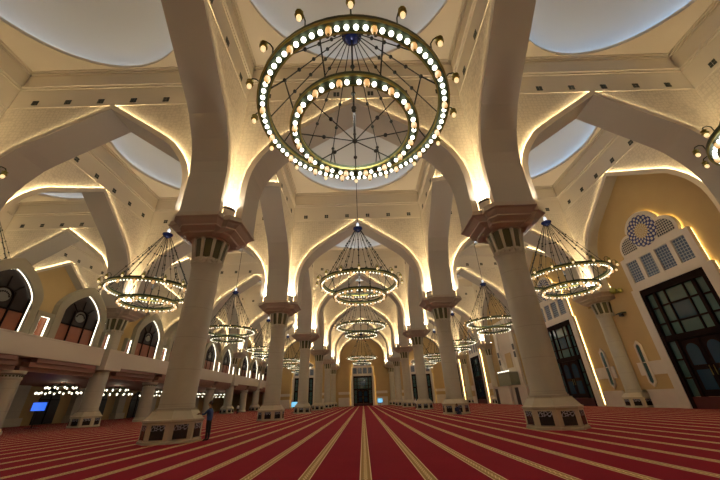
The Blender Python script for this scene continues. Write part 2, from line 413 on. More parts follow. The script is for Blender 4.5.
# ------------------------------------------------------------------ columns
def column_proto():
    r = empty('column', (0, 0, 0))
    A0 = PI/8; ks = 1/cos(PI/8)
    b = MB()
    b.lathe([(1.37*ks, 0), (1.37*ks, .10), (1.32*ks, .13), (1.32*ks, .90), (1.37*ks, .94), (1.37*ks, 1.03), (1.29*ks, 1.06), (1.02*ks, 1.42), (1.02*ks, 1.47)], 8, 'plinth', A0)
    part(b, 'plinth', r)
    g = MB(); g.box((1.321, -.33, .19), (1.345, .33, .82), 'grille')
    g.box((1.325, -.37, .82), (1.36, .37, .86), 'plinth'); g.box((1.325, -.37, .15), (1.36, .37, .19), 'plinth')
    gm = g.mesh('grille')
    for a in range(8): partm(gm, 'grille', r, rz=a*PI/4)
    b = MB(); b.lathe([(.97, 1.47), (.97, 1.56), (.90, 1.58), (.90, 1.66), (.875, 1.70), (.86, 10.1)], 40, 'stone', cap=False)
    part(b, 'shaft', r, smooth=True)
    # ribbed neck: ribs over a dark flaring drum
    b = MB()
    b.lathe([(.91, 9.72), (.93, 9.80), (.91, 10.05)], 40, 'stone', cap=False)
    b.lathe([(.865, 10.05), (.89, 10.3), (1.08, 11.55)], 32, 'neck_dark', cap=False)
    for a in range(16):                      # scallops
        t0 = 2*PI*a/16
        b.ball((.90*cos(t0), .90*sin(t0), 10.02), .125, 'neck_rib', 6, 4, 1.2)
    for a in range(10):
        t0 = 2*PI*(a + .5)/10
        for (dl) in (-.20, .20): pass
        R_ = Matrix.Rotation(t0, 3, 'Z')
        prof = [(.86, 10.02, .275), (.875, 10.16, .275), (.885, 10.2, .075), (.93, 10.4, .075), (1.02, 11.0, .09), (1.10, 11.44, .105), (1.12, 11.47, .36), (1.20, 11.60, .39)]
        for (ra, za, wa), (rc, zc_, wc) in zip(prof[:-1], prof[1:]):
            q = lambda r_, w_, z_: tuple(R_ @ Vector((r_, w_, z_)))
            b.face([q(ra+.07, -wa, za), q(ra+.07, wa, za), q(rc+.07, wc, zc_), q(rc+.07, -wc, zc_)], 'neck_rib')
            for sg in (-1, 1):
                b.face([q(ra-.1, sg*wa, za), q(ra+.07, sg*wa, za), q(rc+.07, sg*wc, zc_), q(rc-.1, sg*wc, zc_)], 'neck_rib')
    part(b, 'neck', r)
    # capital : stacked cross-shaped plates
    def plus(e, hw, ins):
        pts = []
        for q in range(4):
            t0 = q*PI/2
            for (x, y) in ((e, -hw), (e, hw), (ins, hw + .12), (hw + .12 if ins > hw + .12 else ins, ins) if False else (ins, ins)):
                pts.append((x*cos(t0) - y*sin(t0), x*sin(t0) + y*cos(t0)))
        return pts
    b = MB()
    lev = [(1.26, .56, 1.10, 11.50), (1.55, .75, 1.32, 11.62), (1.60, .80, 1.36, 11.72), (1.98, 1.10, 1.52, 11.92), (1.98, 1.10, 1.52, 12.02),
           (2.30, 1.24, 1.68, 12.30), (2.46, 1.34, 1.80, 12.36), (2.46, 1.34, 1.80, 12.46), (2.40, 1.30, 1.80, 12.50), (2.40, 1.30, 1.80, ZC - .01)]
    rings = [[(x, y, z) for x, y in plus(e, hw, ins)] for e, hw, ins, z in lev]
    for A, B in zip(rings[:-1], rings[1:]):
        for i in range(len(A)):
            j_ = (i+1) % len(A); b.face([A[i], A[j_], B[j_], B[i]], 'capital')
    b.face(rings[0][::-1], 'capital'); b.face(rings[-1], 'capital')
    part(b, 'capital', r)
    u = MB()
    n = 14; cx = cy = 1.14
    pts = [(cx + .73*cos(PI/2*a/n), cy + .73*sin(PI/2*a/n)) for a in range(n+1)]
    z0, z1 = ZC - .005, ZC + .72
    for p, q in zip(pts[:-1], pts[1:]):
        u.face([(*p, z0), (*q, z0), (*q, z1 - .2), (*p, z1 - .2)], 'plaster'); u.face([(*p, z1 - .2), (*q, z1 - .2), (*q, z1 - .1), (*p, z1 - .1)], 'black'); u.face([(*p, z1 - .1), (*q, z1 - .1), (*q, z1), (*p, z1)], 'plaster')
        pi_ = (cx + (p[0]-cx)*.86, cy + (p[1]-cy)*.86); qi = (cx + (q[0]-cx)*.86, cy + (q[1]-cy)*.86)
        u.face([(*p, z1), (*q, z1), (*qi, z1), (*pi_, z1)], 'plaster')
        u.face([(*pi_, z1), (*qi, z1), (*qi, z1 - .1), (*pi_, z1 - .1)], 'black')
        u.face([(*pi_, z1 - .1), (*qi, z1 - .1), (cx + .02, cy + .02, z1 - .1)], 'uplamp')
    um = u.mesh('uplight')
    for a in range(4): partm(um, 'uplight', r, rz=a*PI/2)
    return r
ORD = ['nearest', 'second', 'third', 'fourth', 'fifth', 'sixth']
colp = column_proto()
GAPE = .06
first = True
colset = []
for side, x in (('left', -NX), ('right', NX)):
    for i in range(0, 5): colset.append((x, RY(i), side, i, 'nave'))
for side, x in (('left', -OX), ('right', OX)):
    for i in range(1, 5): colset.append((x, RY(i), side, i, 'wall'))
for x, side in ((-NX, 'left'), (NX, 'right')): colset.append((x, END - .02, side, 5, 'end'))
lab_n = {0: 'nearest', 1: 'second from the camera', 2: 'third from the camera', 3: 'fourth from the camera', 4: 'fifth from the camera'}
for (x, y, side, i, kd) in colset:
    if kd == 'nave' and i == -1: pass
    if first: o = colp; o.location = (x, y, 0); first = False
    else: o = dup(colp, (x, y, 0))
    o['kind'] = 'thing'
    if kd == 'nave':
        lb = ('pale stone column beside the camera on the %s of the nave' % side) if i < 0 else 'round stone column on octagonal plinth, %s in the %s nave row' % (lab_n[i], side)
        g_ = 'nave columns'
    elif kd == 'wall':
        lb = ('stone column rising through the balcony on the left, %s' % lab_n[i-1]) if side == 'left' else 'pale stone pilaster column against the gold right wall, %s' % lab_n[i-1]
        g_ = 'wall columns'
    else:
        lb = 'stone column touching the gold end wall on the %s of its door' % side; g_ = 'end wall columns'
    tag(o, lb, 'column', g_)

# ------------------------------------------------------------------ portals (doors) : local x = out of the wall into the room (-x), y along wall
def trefoil(sc=1., cz=17.4, dz=0.):
    pts = []
    def arc(cy, cz_, r, a0, a1, n):
        return [(cy + r*cos(a0 + (a1-a0)*i/n), cz_ + r*sin(a0 + (a1-a0)*i/n)) for i in range(n+1)]
    rt = arc(2.0, 15.55, 1.5, -.42, 1.72, 9)
    top = arc(0, 16.65, 2.05, .30, PI - .30, 14)
    lf = [(-u, z) for u, z in rt[::-1]]
    return rt + top + lf
def portal(name, loc, rz):
    r = empty(name, loc, rz); struct(r)
    fr = lambda u, w, z: (-w, u, z)
    # surround (with opening for the door)
    b = MB(); w0, w1 = .14, .5
    def blk(u0, u1, z0, z1, a=w0, c=w1, key='marble'): b.box((-c, u0, z0), (-a, u1, z1), key)
    blk(-4.42, -3.5, 0, 11.35); blk(3.5, 4.42, 0, 11.35)
    blk(-4.1, -3.5, 11.35, 14.8); blk(3.5, 4.1, 11.35, 14.8)
    blk(-3.5, 3.5, 11.1, 12.0); blk(-3.5, 3.5, 14.3, 14.8)
    for c in (-1.9, 0, 1.9): blk(c - .22, c + .22, 12.0, 14.3)
    blk(-3.5, 3.5, 12.0, 14.3, .15, .3)
    out = trefoil(1.); 
    poly = [(3.55, 14.8)] + [p for p in out] + [(-3.55, 14.8)]
    b.prism(poly, w0, w1, 'marble', fr)
    o = part(b, 'surround', r)
    # light strip behind the outline
    b = MB()
    line = [(-4.34, 0.2), (-4.34, 11.28), (-4.02, 11.34), (-4.02, 14.72), (-3.5, 14.74)] + [(u*.965, 15 + (z-15)*.965) for u, z in out[::-1]] + [(3.5, 14.74), (4.02, 14.72), (4.02, 11.34), (4.34, 11.28), (4.34, .2)]
    for a, c in zip(line[:-1], line[1:]):
        b.face([fr(a[0], .015, a[1]), fr(c[0], .015, c[1]), fr(c[0], .12, c[1]), fr(a[0], .12, a[1])], 'led2')
    part(b, 'light_strip', r)
    for c in (-2.8, -.95, .95, 2.8):
        b = MB(); hw = .70 if abs(c) > 2 else .73
        b.box((-.36, c - hw, 12.0), (-.31, c + hw, 14.3), 'lattice'); part(b, 'lattice_panel', r)
    # tympanum: tracery either side, rosette in the middle
    for sg in (-1, 1):
        b = MB()
        poly = [(sg*1.3, 15.1)] + [(sg*(2.05 + 1.15*cos(t_)), 15.55 + 1.15*sin(t_)) for t_ in [-.38 + i*.2 for i in range(11)]] + [(sg*1.3, 16.6)]
        b.prism(poly, .5, .55, 'tracery', fr); part(b, 'tracery_panel', r)
    b = MB(); poly = [(1.7*cos(2*PI*i/40), 16.62 + 1.7*sin(2*PI*i/40)) for i in range(40)]
    b.prism(poly, .5, .56, 'rosette', fr); part(b, 'rosette', r)
    # the door itself
    b = MB()
    def bar(u0, u1, z0, z1, d=.42, key='wood'): b.box((-d, u0, z0), (-.04, u1, z1), key)
    bar(-3.49, -3.1, 0, 11.09, .46); bar(3.1, 3.49, 0, 11.09, .46); bar(-3.1, 3.1, 10.45, 11.09, .46)
    for s_ in (-1, 1):
        u0, u1 = sorted((s_*1.95, s_*2.25)); bar(u0, u1, .95, 10.45, .40)
        u0, u1 = sorted((s_*.95, s_*1.07)); bar(u0, u1, 6.25, 10.45, .32)
        u0, u1 = sorted((s_*2.25, s_*3.1))
        for z in (2.5, 4.1, 7.45, 9.0): bar(u0, u1, z - .07, z + .07, .3)
    bar(-3.1, 3.1, 5.75, 6.3, .42)
    for z in (7.45, 9.1): bar(-1.95, 1.95, z - .07, z + .07, .3)
    bar(-3.1, 3.1, 0, .95, .40, 'mahog')
    part(b, 'frame', r)
    def pane(u0, u1, z0, z1, key='glass', nm='glass_pane'):
        b = MB(); b.box((-.2, u0, z0), (-.12, u1, z1), key); part(b, nm, r)
    for u0, u1 in ((-3.09, -2.26), (2.26, 3.09)):
        for z0, z1 in ((.97, 2.42), (2.58, 4.02), (4.18, 5.74), (6.31, 7.37), (7.53, 8.92), (9.08, 10.44)): pane(u0, u1, z0, z1)
    for u0, u1 in ((-1.94, -1.08), (-.94, .94), (1.08, 1.94)):
        for z0, z1 in ((6.31, 7.37), (7.53, 9.02), (9.18, 10.44)): pane(u0, u1, z0, z1, 'glass2' if (abs(u0) < 1 and z0 == 7.53) else 'glass')
    for sg in (-1, 1):
        b = MB(); u0, u1 = sorted((sg*.02, sg*1.94)); b.box((-.30, u0, .97), (-.24, u1, 5.73), 'wood')
        lf = part(b, 'door_leaf', r)
        c = sg*.98
        b = MB(); poly = [(c - .6, 3.5), (c + .6, 3.5)] + [(c + .6*cos(PI*i/10), 4.75 + .6*sin(PI*i/10)) for i in range(11)]
        b.prism(poly, .305, .33, 'glass2', fr); part(b, 'arched_pane', lf)
        b = MB(); b.box((-.33, c - .6, 1.5), (-.305, c + .6, 3.1), 'glass2'); part(b, 'lower_pane', lf)
        b = MB(); b.tube([(-.42, sg*.2, 2.6), (-.42, sg*.2, 3.4)], .03, 'brass'); part(b, 'door_handle', lf)
    return r
dn = 1
for k in (1, 2, 4, 5):
    portal('door_%d' % dn, (XW, BY(k), 0), 0); dn += 1
for x in (0, -20.3, 20.3):
    po = portal('door_%d' % dn, (x, END + .05, 0), PI/2); po.scale = (1, .93, .83); dn += 1

# lancet niches beside the right wall columns
def niche(y):
    b = MB(); fr = lambda u, w, z: (-w, u, z)
    def lan(hw, z0, z1, tip): return [(0, z0 - tip), (hw, z0), (hw, z1), (0, z1 + tip), (-hw, z1), (-hw, z0)]
    a, c = lan(.44, 2.35, 6.1, .45), lan(.25, 2.45, 5.95, .28)
    for i in range(6):
        j = (i+1) % 6
        b.face([fr(*q) for q in ((a[i][0], .16, a[i][1]), (a[j][0], .16, a[j][1]), (c[j][0], .16, c[j][1]), (c[i][0], .16, c[i][1]))], 'marble')
        b.face([fr(*q) for q in ((a[i][0], .005, a[i][1]), (a[j][0], .005, a[j][1]), (a[j][0], .16, a[j][1]), (a[i][0], .16, a[i][1]))], 'marble')
        b.face([fr(*q) for q in ((c[i][0], .10, c[i][1]), (c[j][0], .10, c[j][1]), (c[j][0], .16, c[j][1]), (c[i][0], .16, c[i][1]))], 'marble')
    o = struct(b.build('window_%d' % niche.n, None, (XW - .001, y, 0))); niche.n += 1
    g = MB(); g.face([fr(u, .105, z) for u, z in c], 'glass'); reg(g.build('glass_pane', o))
niche.n = 1
for i in (1, 2):
    for s_ in (-1, 1): niche(RY(i) + s_*2.9)

# ------------------------------------------------------------------ mihrab on the right wall, bay 3
r = empty('mihrab', (XW, BY(3), 0)); tag(r, 'pale prayer niche with gold panel and green pulpit on the right wall', 'prayer niche')
b = MB()
for u0, u1, z0, z1, d in ((-7.0, 8.05, 0, 3.1, 1.3), (-7.1, 8.1, 3.1, 3.3, 1.4), (-4.6, -3.3, 3.3, 16., .45), (3.3, 4.6, 3.3, 16., .45), (-3.3, 3.3, 14.4, 16., .45)):
    b.box((-d, u0, z0), (-.005, u1, z1), 'marble')
part(b, 'surround', r)
b = MB(); b.box((-.12, -3.29, 3.31), (-.006, 3.29, 14.39), 'plaster'); part(b, 'niche_back', r)
b = MB(); b.box((-.20, -1.4, 6.6), (-.125, 1.4, 9.4), 'gold'); part(b, 'gold_panel', r)
M['green'] = noisy(mat('green_marble', rough=.35), (.22, .24, .17), (.30, .31, .23), 2.)
b = MB(); b.box((-2.0, -2.9, 3.32), (-.15, 2.9, 5.6), 'green'); b.box((-2.1, -3.1, 5.6), (-.15, 3.1, 5.75), 'marble'); b.box((-1.8, -.9, 0), (-1.41, .9, 3.3), 'marble')
part(b, 'pulpit', r)
for i in range(6):
    b = MB(); b.ball((-1.9, -2.5 + i, 5.88), .11, 'bulb', 8, 5); part(b, 'lamp', r)
for u in (-3.0, 6.9):
    b = MB(); b.box((-1.345, u - .7, 0), (-1.305, u + .7, 2.9), 'black'); part(b, 'dark_doorway', r)
for u, z in ((-3.95, 8.2), (-3.95, 9.6), (3.95, 7.4), (3.95, 8.9)):
    b = MB(); b.box((-.5, u - .4, z), (-.455, u + .4, z + 1.1), 'black'); part(b, 'dark_opening', r)

# ------------------------------------------------------------------ left gallery
XG = -29.55                      # parapet face
YA, YB = -5.9, END - .1
b = MB()
for k in range(0, 6):
    y0, y1 = RY(k-1) + 1.6, RY(k) - 1.6
    b.box((XG - .5, y0, 6.0), (XG, y1, 7.66), 'plaster')
    b.box((XG - .56, y0, 7.66), (XG + .04, y1, 7.80), 'plaster')
struct(b.build('wall_gallery'))
# sleeves round the columns at parapet height (square outside, round hole)
def sleeve(y):
    b = MB(); n = 40
    inn = [(.89*cos(2*PI*a/n), .89*sin(2*PI*a/n)) for a in range(n)]
    hs = 1.30
    sq = []
    for c in inn:
        k_ = hs/max(abs(c[0]), abs(c[1])); sq.append((c[0]*k_, c[1]*k_))
    for a in range(n):
        a2 = (a+1) % n
        for z in (5.60, 7.84): b.face([(*inn[a], z), (*inn[a2], z), (*sq[a2], z), (*sq[a], z)], 'plaster')
        b.face([(*sq[a], 5.60), (*sq[a2], 5.60), (*sq[a2], 7.84), (*sq[a], 7.84)], 'plaster')
    return b.mesh('trim_collar')
SL = sleeve(0)
for i in range(0, 5): struct(link('trim_%d' % (3+i), SL, None, (-OX, RY(i), 0)))
# brown stepped underside of the gallery
b = MB()
for k in range(0, 6):
    for hf in (0, 1):
        m0 = RY(k-1) + (1.6 if hf == 0 else L/2 + .5); m1 = RY(k-1) + (L/2 - .5 if hf == 0 else L - 1.6)
        b.box((XG - .75, m0 + .5, 5.62), (XG - .12, m1 - .3, 5.995), 'brown')
        b.box((XG - 1.0, m0 + .1, 5.22), (XG - .30, m1, 5.62), 'brown')
        b.box((XG - 2.6, m0 - .3, 4.86), (XG - .62, m1 + .25, 5.22), 'brown')
    b.box((XG - 2.5, RY(k-1) + 1.75, 5.30), (XG - 1.05, RY(k) - 1.75, 5.99), 'brown')
    b.box((-46.4, RY(k-1), 4.86), (XG - 2.65, RY(k), 5.6), 'brown')
    b.box((-50.8, RY(k-1), 5.6), (XG - 2.65, RY(k), 6.4), 'plaster')
    b.box((XG - 2.6, RY(k-1) + 1.7, 6.0), (XG - .56, RY(k) - 1.7, 6.4), 'plaster')
struct(b.build('ceiling_gallery'))
# mid-bay gallery columns
b = MB()
r = empty('gallery_column', (0, 0, 0))
b.lathe([(1.0, 0), (1.0, .28), (.9, .34), (.9, .45), (.84, .5)], 32, 'plinth'); part(b, 'base', r, smooth=True)
b = MB(); b.lathe([(.82, .5), (.80, 4.1)], 32, 'stone', cap=False); part(b, 'shaft', r, smooth=True)
b = MB(); b.lathe([(.84, 4.1), (.86, 4.22), (.82, 4.28), (.82, 4.5), (.95, 4.6), (.98, 4.85)], 32, 'stone')
for a in range(24):
    t0 = 2*PI*a/24; b.ball((.86*cos(t0), .86*sin(t0), 4.42), .07, 'neck_dark', 6, 4)
part(b, 'capital', r, smooth=True)
for j, k in enumerate((1, 2, 3, 4, 5)):
    o = r if j == 0 else dup(r, (0, 0, 0)); o.location = (XG - .95, BY(k), 0)
    o['kind'] = 'thing'
    tag(o, 'shorter round column holding the balcony, %s of five from the front' % ORD[j].replace('nearest', 'first'), 'column', 'columns under the balcony')

# gallery screens: arched windows above the parapet
XS = XG - .05
WN = 5
def arc_out(hw, zs, zt, n=8):
    """right half of a pointed arch from spring to apex"""
    pts = [(hw, zs)]
    for i in range(1, n+1):
        f = i/n
        u = hw*(1 - f**1.45); z = zs + (zt - zs)*(1 - (1-f)**1.25)
        pts.append((u, z))
    return pts
def screen_window(y, n):
    fr = lambda u, w, z: (XS - w, y + u, z)
    ri, ro = arc_out(2.35, 10.6, 12.75), arc_out(3.1, 10.9, 13.75)
    I = [(2.35, 7.82)] + ri; O = [(3.1, 7.82)] + ro
    I = I + [(-u, z) for u, z in I[-2::-1]]; O = O + [(-u, z) for u, z in O[-2::-1]]
    b = MB()
    for a, c, a2, c2 in zip(I[:-1], I[1:], O[:-1], O[1:]):
        for w in (0, .55): b.face([fr(a[0], w, a[1]), fr(c[0], w, c[1]), fr(c2[0], w, c2[1]), fr(a2[0], w, a2[1])], 'olive')
        b.face([fr(a2[0], 0, a2[1]), fr(c2[0], 0, c2[1]), fr(c2[0], .55, c2[1]), fr(a2[0], .55, a2[1])], 'olive')
        b.face([fr(a[0], 0, a[1]), fr(c[0], 0, c[1]), fr(c[0], .19, c[1]), fr(a[0], .19, a[1])], 'marble')
        b.face([fr(a[0], .19, a[1]), fr(c[0], .19, c[1]), fr(c[0], .30, c[1]), fr(a[0], .30, a[1])], 'ledw')
        b.face([fr(a[0], .30, a[1]), fr(c[0], .30, c[1]), fr(c[0], .55, c[1]), fr(a[0], .55, a[1])], 'marble')
    o = struct(b.build('window_%d' % n))
    g = MB(); J = [(u*.985, z if z < 8 else z - .03) for u, z in I]
    low = [(2.3, 7.83), (2.3, 9.45), (-2.3, 9.45), (-2.3, 7.83)]
    g.prism(low, .36, .42, 'orange', fr)
    reg(g.build('wood_panel', o))
    g = MB(); up = [(2.3, 9.46)] + [p for p in J if p[1] > 9.5] + [(-2.3, 9.46)]
    g.prism(up, .38, .42, 'darkglass', fr); reg(g.build('glass_pane', o))
    g = MB()
    for u in (-.85, .85): g.box((XS - .36, y + u - .06, 7.83), (XS - .28, y + u + .06, 11.3 if False else 10.9), 'wood')
    for s_ in (-1, 1): g.box((XS - .36, y + s_*2.24 - .06, 7.83), (XS - .28, y + s_*2.24 + .06, 10.7), 'wood')
    g.box((XS - .36, y - 2.2, 9.40), (XS - .27, y + 2.2, 9.52), 'wood')
    cz = 10.35; n_ = 16
    g.tube([fr(.85*cos(PI*i/n_), .32, cz + .75*sin(PI*i/n_)) for i in range(n_+1)], .07, 'wood')
    for t_ in (.25, .5, .75): g.tube([fr(.85*cos(PI*t_), .32, cz + .75*sin(PI*t_)), fr(1.9*cos(PI*t_)*(.75 if t_ == .5 else 1), .32, cz + 1.75*sin(PI*t_))], .05, 'wood')
    reg(g.build('mullion', o))
    g = MB()
    for i in range(9):
        t_ = PI*(i + .5)/9
        g.ball(fr(.5*cos(t_), .33, cz + .4*sin(t_)), .07, 'wood', 6, 4)
    g.prism([(.62*cos(2*PI*i/20), cz + .1 + .55*sin(2*PI*i/20)) for i in range(20)], .34, .37, 'medallion', fr)
    reg(g.build('tracery_panel', o))
def screen_door(y, hw=.45, n=0):
    b = MB(); fr = lambda u, w, z: (XS - w, y + u, z)
    for u0, u1, z0, z1 in ((-.88, -hw, 7.82, 9.95), (hw, .88, 7.82, 9.95), (-hw, hw, 9.5, 9.95)):
        b.box((XS - .5, y + u0, z0), (XS - .02, y + u1, z1), 'olive')
    for s_ in (-1, 1):
        b.face([fr(s_*(hw - .004), .02, 7.84), fr(s_*(hw - .004), .2, 7.84), fr(s_*(hw - .004), .2, 9.5), fr(s_*(hw - .004), .02, 9.5)], 'ledw')
    b.face([fr(-hw, .02, 9.49), fr(hw, .02, 9.49), fr(hw, .2, 9.49), fr(-hw, .2, 9.49)], 'ledw')
    o = struct(b.build('door_%d' % n))
    g = MB(); g.box((XS - .4, y - hw, 7.82), (XS - .3, y + hw, 9.48), 'orange'); reg(g.build('door_leaf', o))
dno = dn
for k in range(0, 6):
    for s_ in (-1, 1):
        screen_window(BY(k) + s_*4.02, WN); WN += 1
    screen_door(BY(k), .45, dno); dno += 1
    for y in (RY(k-1) + 1.80 + .15, RY(k) - 1.80 - .15):
        screen_door(y, .35, dno) if False else None
        b = MB(); fr = None
        b.box((XS - .5, y - .30, 7.82), (XS - .02, y - .24, 9.6), 'olive'); b.box((XS - .5, y + .46, 7.82), (XS - .02, y + .52, 9.6), 'olive')
        b.box((XS - .5, y - .24, 9.4), (XS - .02, y + .46, 9.6), 'olive')
        b.face([(XS - .02, y + .455, 7.84), (XS - .2, y + .455, 7.84), (XS - .2, y + .455, 9.4), (XS - .02, y + .455, 9.4)], 'ledw')
        o = struct(b.build('door_%d' % dno)); dno += 1
        g = MB(); g.box((XS - .4, y - .24, 7.82), (XS - .3, y + .45, 9.39), 'orange'); reg(g.build('door_leaf', o))

# ground floor under the gallery: dark pointed doorways in the back wall
for j, (y, hw, zt) in enumerate([(y_, 1.7, 4.75) for y_ in (41.2, 51.2, 61., 71., 81., 91., 31.)]):
    fr = lambda u, w, z: (-46.38 + w, y + u, z)
    b = MB(); pts = arc_out(hw, 3.2, zt); P = [(hw, 0.02)] + pts; P = P + [(-u, z) for u, z in P[-2::-1]]
    b.prism(P, .0, .1, 'black', fr)
    o = struct(b.build('door_%d' % dno)); dno += 1
    g = MB(); g.box((-46.27, y - .06, .02), (-46.2, y + .06, 4.6), 'wood'); g.box((-46.27, y - 1.5, 3.1), (-46.2, y + 1.5, 3.2), 'wood'); reg(g.build('mullion', o))
b = MB()
for j in range(8):
    y = 26. + j*9.95
    b.box((-46.39, y - .9, 0), (-45.6, y + .9, 4.85), 'stone')
    b.box((-46.39, y - 1.2, 0), (-45.3, y + 1.2, .95), 'plinth')
struct(b.build('trim_8'))

# ------------------------------------------------------------------ chandeliers
def band(R0, R1, h, n=64):
    b = MB()
    b.lathe([(R0, 0), (R1, 0), (R1, h), (R0, h), (R0, 0)], n, 'iron', cap=False)
    for (R_) in (R0, R1): b.lathe([(R_ - .03, -.02), (R_ + .03, -.02), (R_ + .03, .05), (R_ - .03, .05), (R_ - .03, -.02)], n, 'brass', cap=False)
    return b
ZO, ZI, ZH = 11.95, 10.75, 17.9
bulb_me = MB(); bulb_me.ball((0, 0, 0), .088, 'bulb', 10, 6); bulb_me.lathe([(.07, .10), (.09, .16)], 8, 'brass'); bulb_me = bulb_me.mesh('bulb', True)
bulb_far = MB(); bulb_far.ball((0, 0, 0), .062, 'bulb2', 8, 5); bulb_far.lathe([(.05, .06), (.06, .11)], 6, 'brass'); bulb_far = bulb_far.mesh('bulb', True)
def lamp_mesh(nm, r0):
    b = MB(); b.ball((0, 0, 0), r0, 'amber', 8, 6, 1.7)
    b.lathe([(r0*.75, r0*1.3), (r0*.95, r0*1.45), (r0*.35, r0*2.3), (.02, r0*2.8)], 8, 'brass'); b.lathe([(r0*.3, -r0*1.9), (r0*.45, -r0*1.6)], 8, 'brass')
    return b.mesh(nm, True)
amb_me = lamp_mesh('amber_lamp', .11)
b = MB(); b.ball((0, 0, 0), .09, 'lantern', 8, 6, 1.3); b.lathe([(.08, .08), (.145, .11), (.10, .22), (.135, .27), (.045, .33), (.02, .40)], 8, 'brass')
b.tube([(0, 0, .34), (-.05, 0, .46), (-.2, 0, .5), (-.32, 0, .40), (-.34, 0, .1), (-.34, 0, -.05)], .025, 'iron')
lan_me = b.mesh('lantern', True)
def bead_rod(pts, key='rod', beads=(), rad=.024):
    b = MB(); b.tube(pts, rad, key, 6)
    A, B = Vector(pts[0]), Vector(pts[-1])
    for f in beads: b.ball(tuple(A.lerp(B, f)), .085, 'rod', 8, 5)
    return b
def pol(R_, t_, z): return (R_*cos(t_), R_*sin(t_), z)
def chandelier(full=True, ZO=ZO, ZI=ZI, bulb_me=None, ZH=ZH):
    zn = ZO + 1.05
    r = empty('chandelier', (0, 0, 0))
    b = MB()
    b.lathe([(.02, ZH - .32), (.2, ZH - .29), (.38, ZH - .14), (.44, ZH), (.50, ZH + .04), (.50, ZH + .12), (.30, ZH + .2), (.20, ZH + .3)], 20, 'blue', cap=False)
    h = part(b, 'hub', r, smooth=True)
    b = MB(); b.lathe([(.12, ZH + .3), (.15, ZH + .38), (.14, ZH + .62), (.05, ZH + .8)], 12, 'hublamp'); part(b, 'hub_lamp', h)
    b = MB(); b.tube([(0, 0, ZH + .8), (0, 0, 33.7)], .035, 'rod'); part(b, 'drop_rod', r)
    b = MB(); b.tube([(0, 0, ZH - .3), (0, 0, ZI - .4)], .045, 'rod')
    for z in (ZH - 2.4, ZO + 1.6, ZI + 1.5, ZI - .4): b.ball((0, 0, z), .11, 'rod')
    part(b, 'centre_rod', r)
    oring = part(band(3.46, 3.86, .24), 'outer_ring', r, (0, 0, ZO), smooth=True)
    iring = part(band(2.18, 2.55, .22), 'inner_ring', r, (0, 0, ZI), smooth=True)
    for q in range(8):
        t_ = 2*PI*(q + .5)/8
        b = bead_rod([pol(.3, t_, ZH - .1), pol(2.95, t_, zn)], beads=(.35, .58, .8, 1.))
        b.tube([pol(2.95, t_, zn), pol(3.52, t_, ZO + .2)], .03, 'rod'); b.tube([pol(2.95, t_, zn), pol(2.45, t_, ZI + .2)], .03, 'rod')
        part(b, 'suspension_rod', r)
        t_ = 2*PI*q/8
        b = bead_rod([pol(.3, t_, ZH - .1), pol(3.58, t_, ZO + .2)], beads=(.3, .5, .7)); part(b, 'suspension_rod', r)
        b = bead_rod([(0, 0, ZI - .4), pol(2.25, t_, ZI + .1)], beads=(.55,)); part(b, 'spoke', r)
    if full:
        for q in range(16):
            t0 = 2*PI*q/16
            for j in range(4):
                t_ = t0 + (j - 1.5)*.082; partm(bulb_me, 'bulb', oring, pol(3.66, t_, -.10))
            partm(amb_me, 'amber_lamp', oring, pol(3.66, t0 + PI/16, -.16), t0)
            partm(lan_me, 'lantern', oring, pol(4.18, t0, .10), t0)
            for j in (-1, 1): partm(bulb_me, 'bulb', iring, pol(2.37, t0 + j*.085, -.10))
            partm(amb_me, 'amber_lamp', iring, pol(2.37, t0 + PI/16, -.12), t0)
    else:
        def scat(me, b2, tf): pass
        bo, bi, la = MB(), MB(), MB()
        for q in range(16):
            t0 = 2*PI*q/16
            for j in range(4): bo.ball(pol(3.66, t0 + (j - 1.5)*.082, -.09), .06, 'bulb2', 6, 4)
            for j in (-1, 1): bi.ball(pol(2.37, t0 + j*.085, -.10), .06, 'bulb2', 6, 4)
            la.ball(pol(4.18, t0, .12), .085, 'lantern', 6, 4); la.tube([pol(4.18, t0, .25), pol(4.05, t0, .45), pol(3.86, t0, .1)], .03, 'iron', 4)
        o1 = part(bo, 'bulb_circle', oring); o2 = part(bi, 'bulb_circle', iring); o3 = part(la, 'lantern_circle', oring)
        for o in (o1, o2, o3): o['kind'] = 'stuff'
    return r
M['hublamp'] = led('hub_lamp', (.75, .85, 1.), 1.1, False)
protos = {'a': chandelier(True, 12.0, 11.2, bulb_me), 'b': chandelier(True, 11.65, 10.45, bulb_far), 'c': chandelier(False, 11.65, 10.45), 'd': chandelier(False, 15.4, 14.2, None, 21.65)}
used = set()
LT = []
def lamp(x, y, z, e, col=(1., .90, .76), rad=.8, name='chandelier_light'):
    l = bpy.data.lights.new(name, 'POINT'); l.energy = e; l.color = col; l.shadow_soft_size = rad
    o = bpy.data.objects.new(name, l); C.objects.link(o); o.location = (x, y, z); LT.append(o)
CH_E = 430.
where = {'nave': 'over the centre of the nave', 'left': 'in the left aisle', 'right': 'in the right aisle', 'far': 'beyond the balcony on the far left'}
for nm, x in XC.items():
    for k in range(0, 6):
        if nm == 'far' and k not in (1, 2): continue
        if nm == 'nave' and k in (3, 5): continue
        full = (nm != 'far' and k <= 1)
        px, py = x, BY(k)
        if nm == 'left' and k == 0: px = -20.6
        pk = 'd' if nm == 'far' else 'c' if not full else ('a' if k == 0 else 'b')
        if pk in used: o = dup(protos[pk], (px, py, 0))
        else: o = protos[pk]; o.location = (px, py, 0); used.add(pk)
        tag(o, 'two-ring bronze chandelier %s, %s from the camera' % (where[nm], ORD[k - 1 if nm == 'far' or (nm == 'nave' and k == 4) else k]), 'chandelier', 'ring chandeliers')
        lamp(px, py, 12.7 if nm != 'far' else 16.4, CH_E)

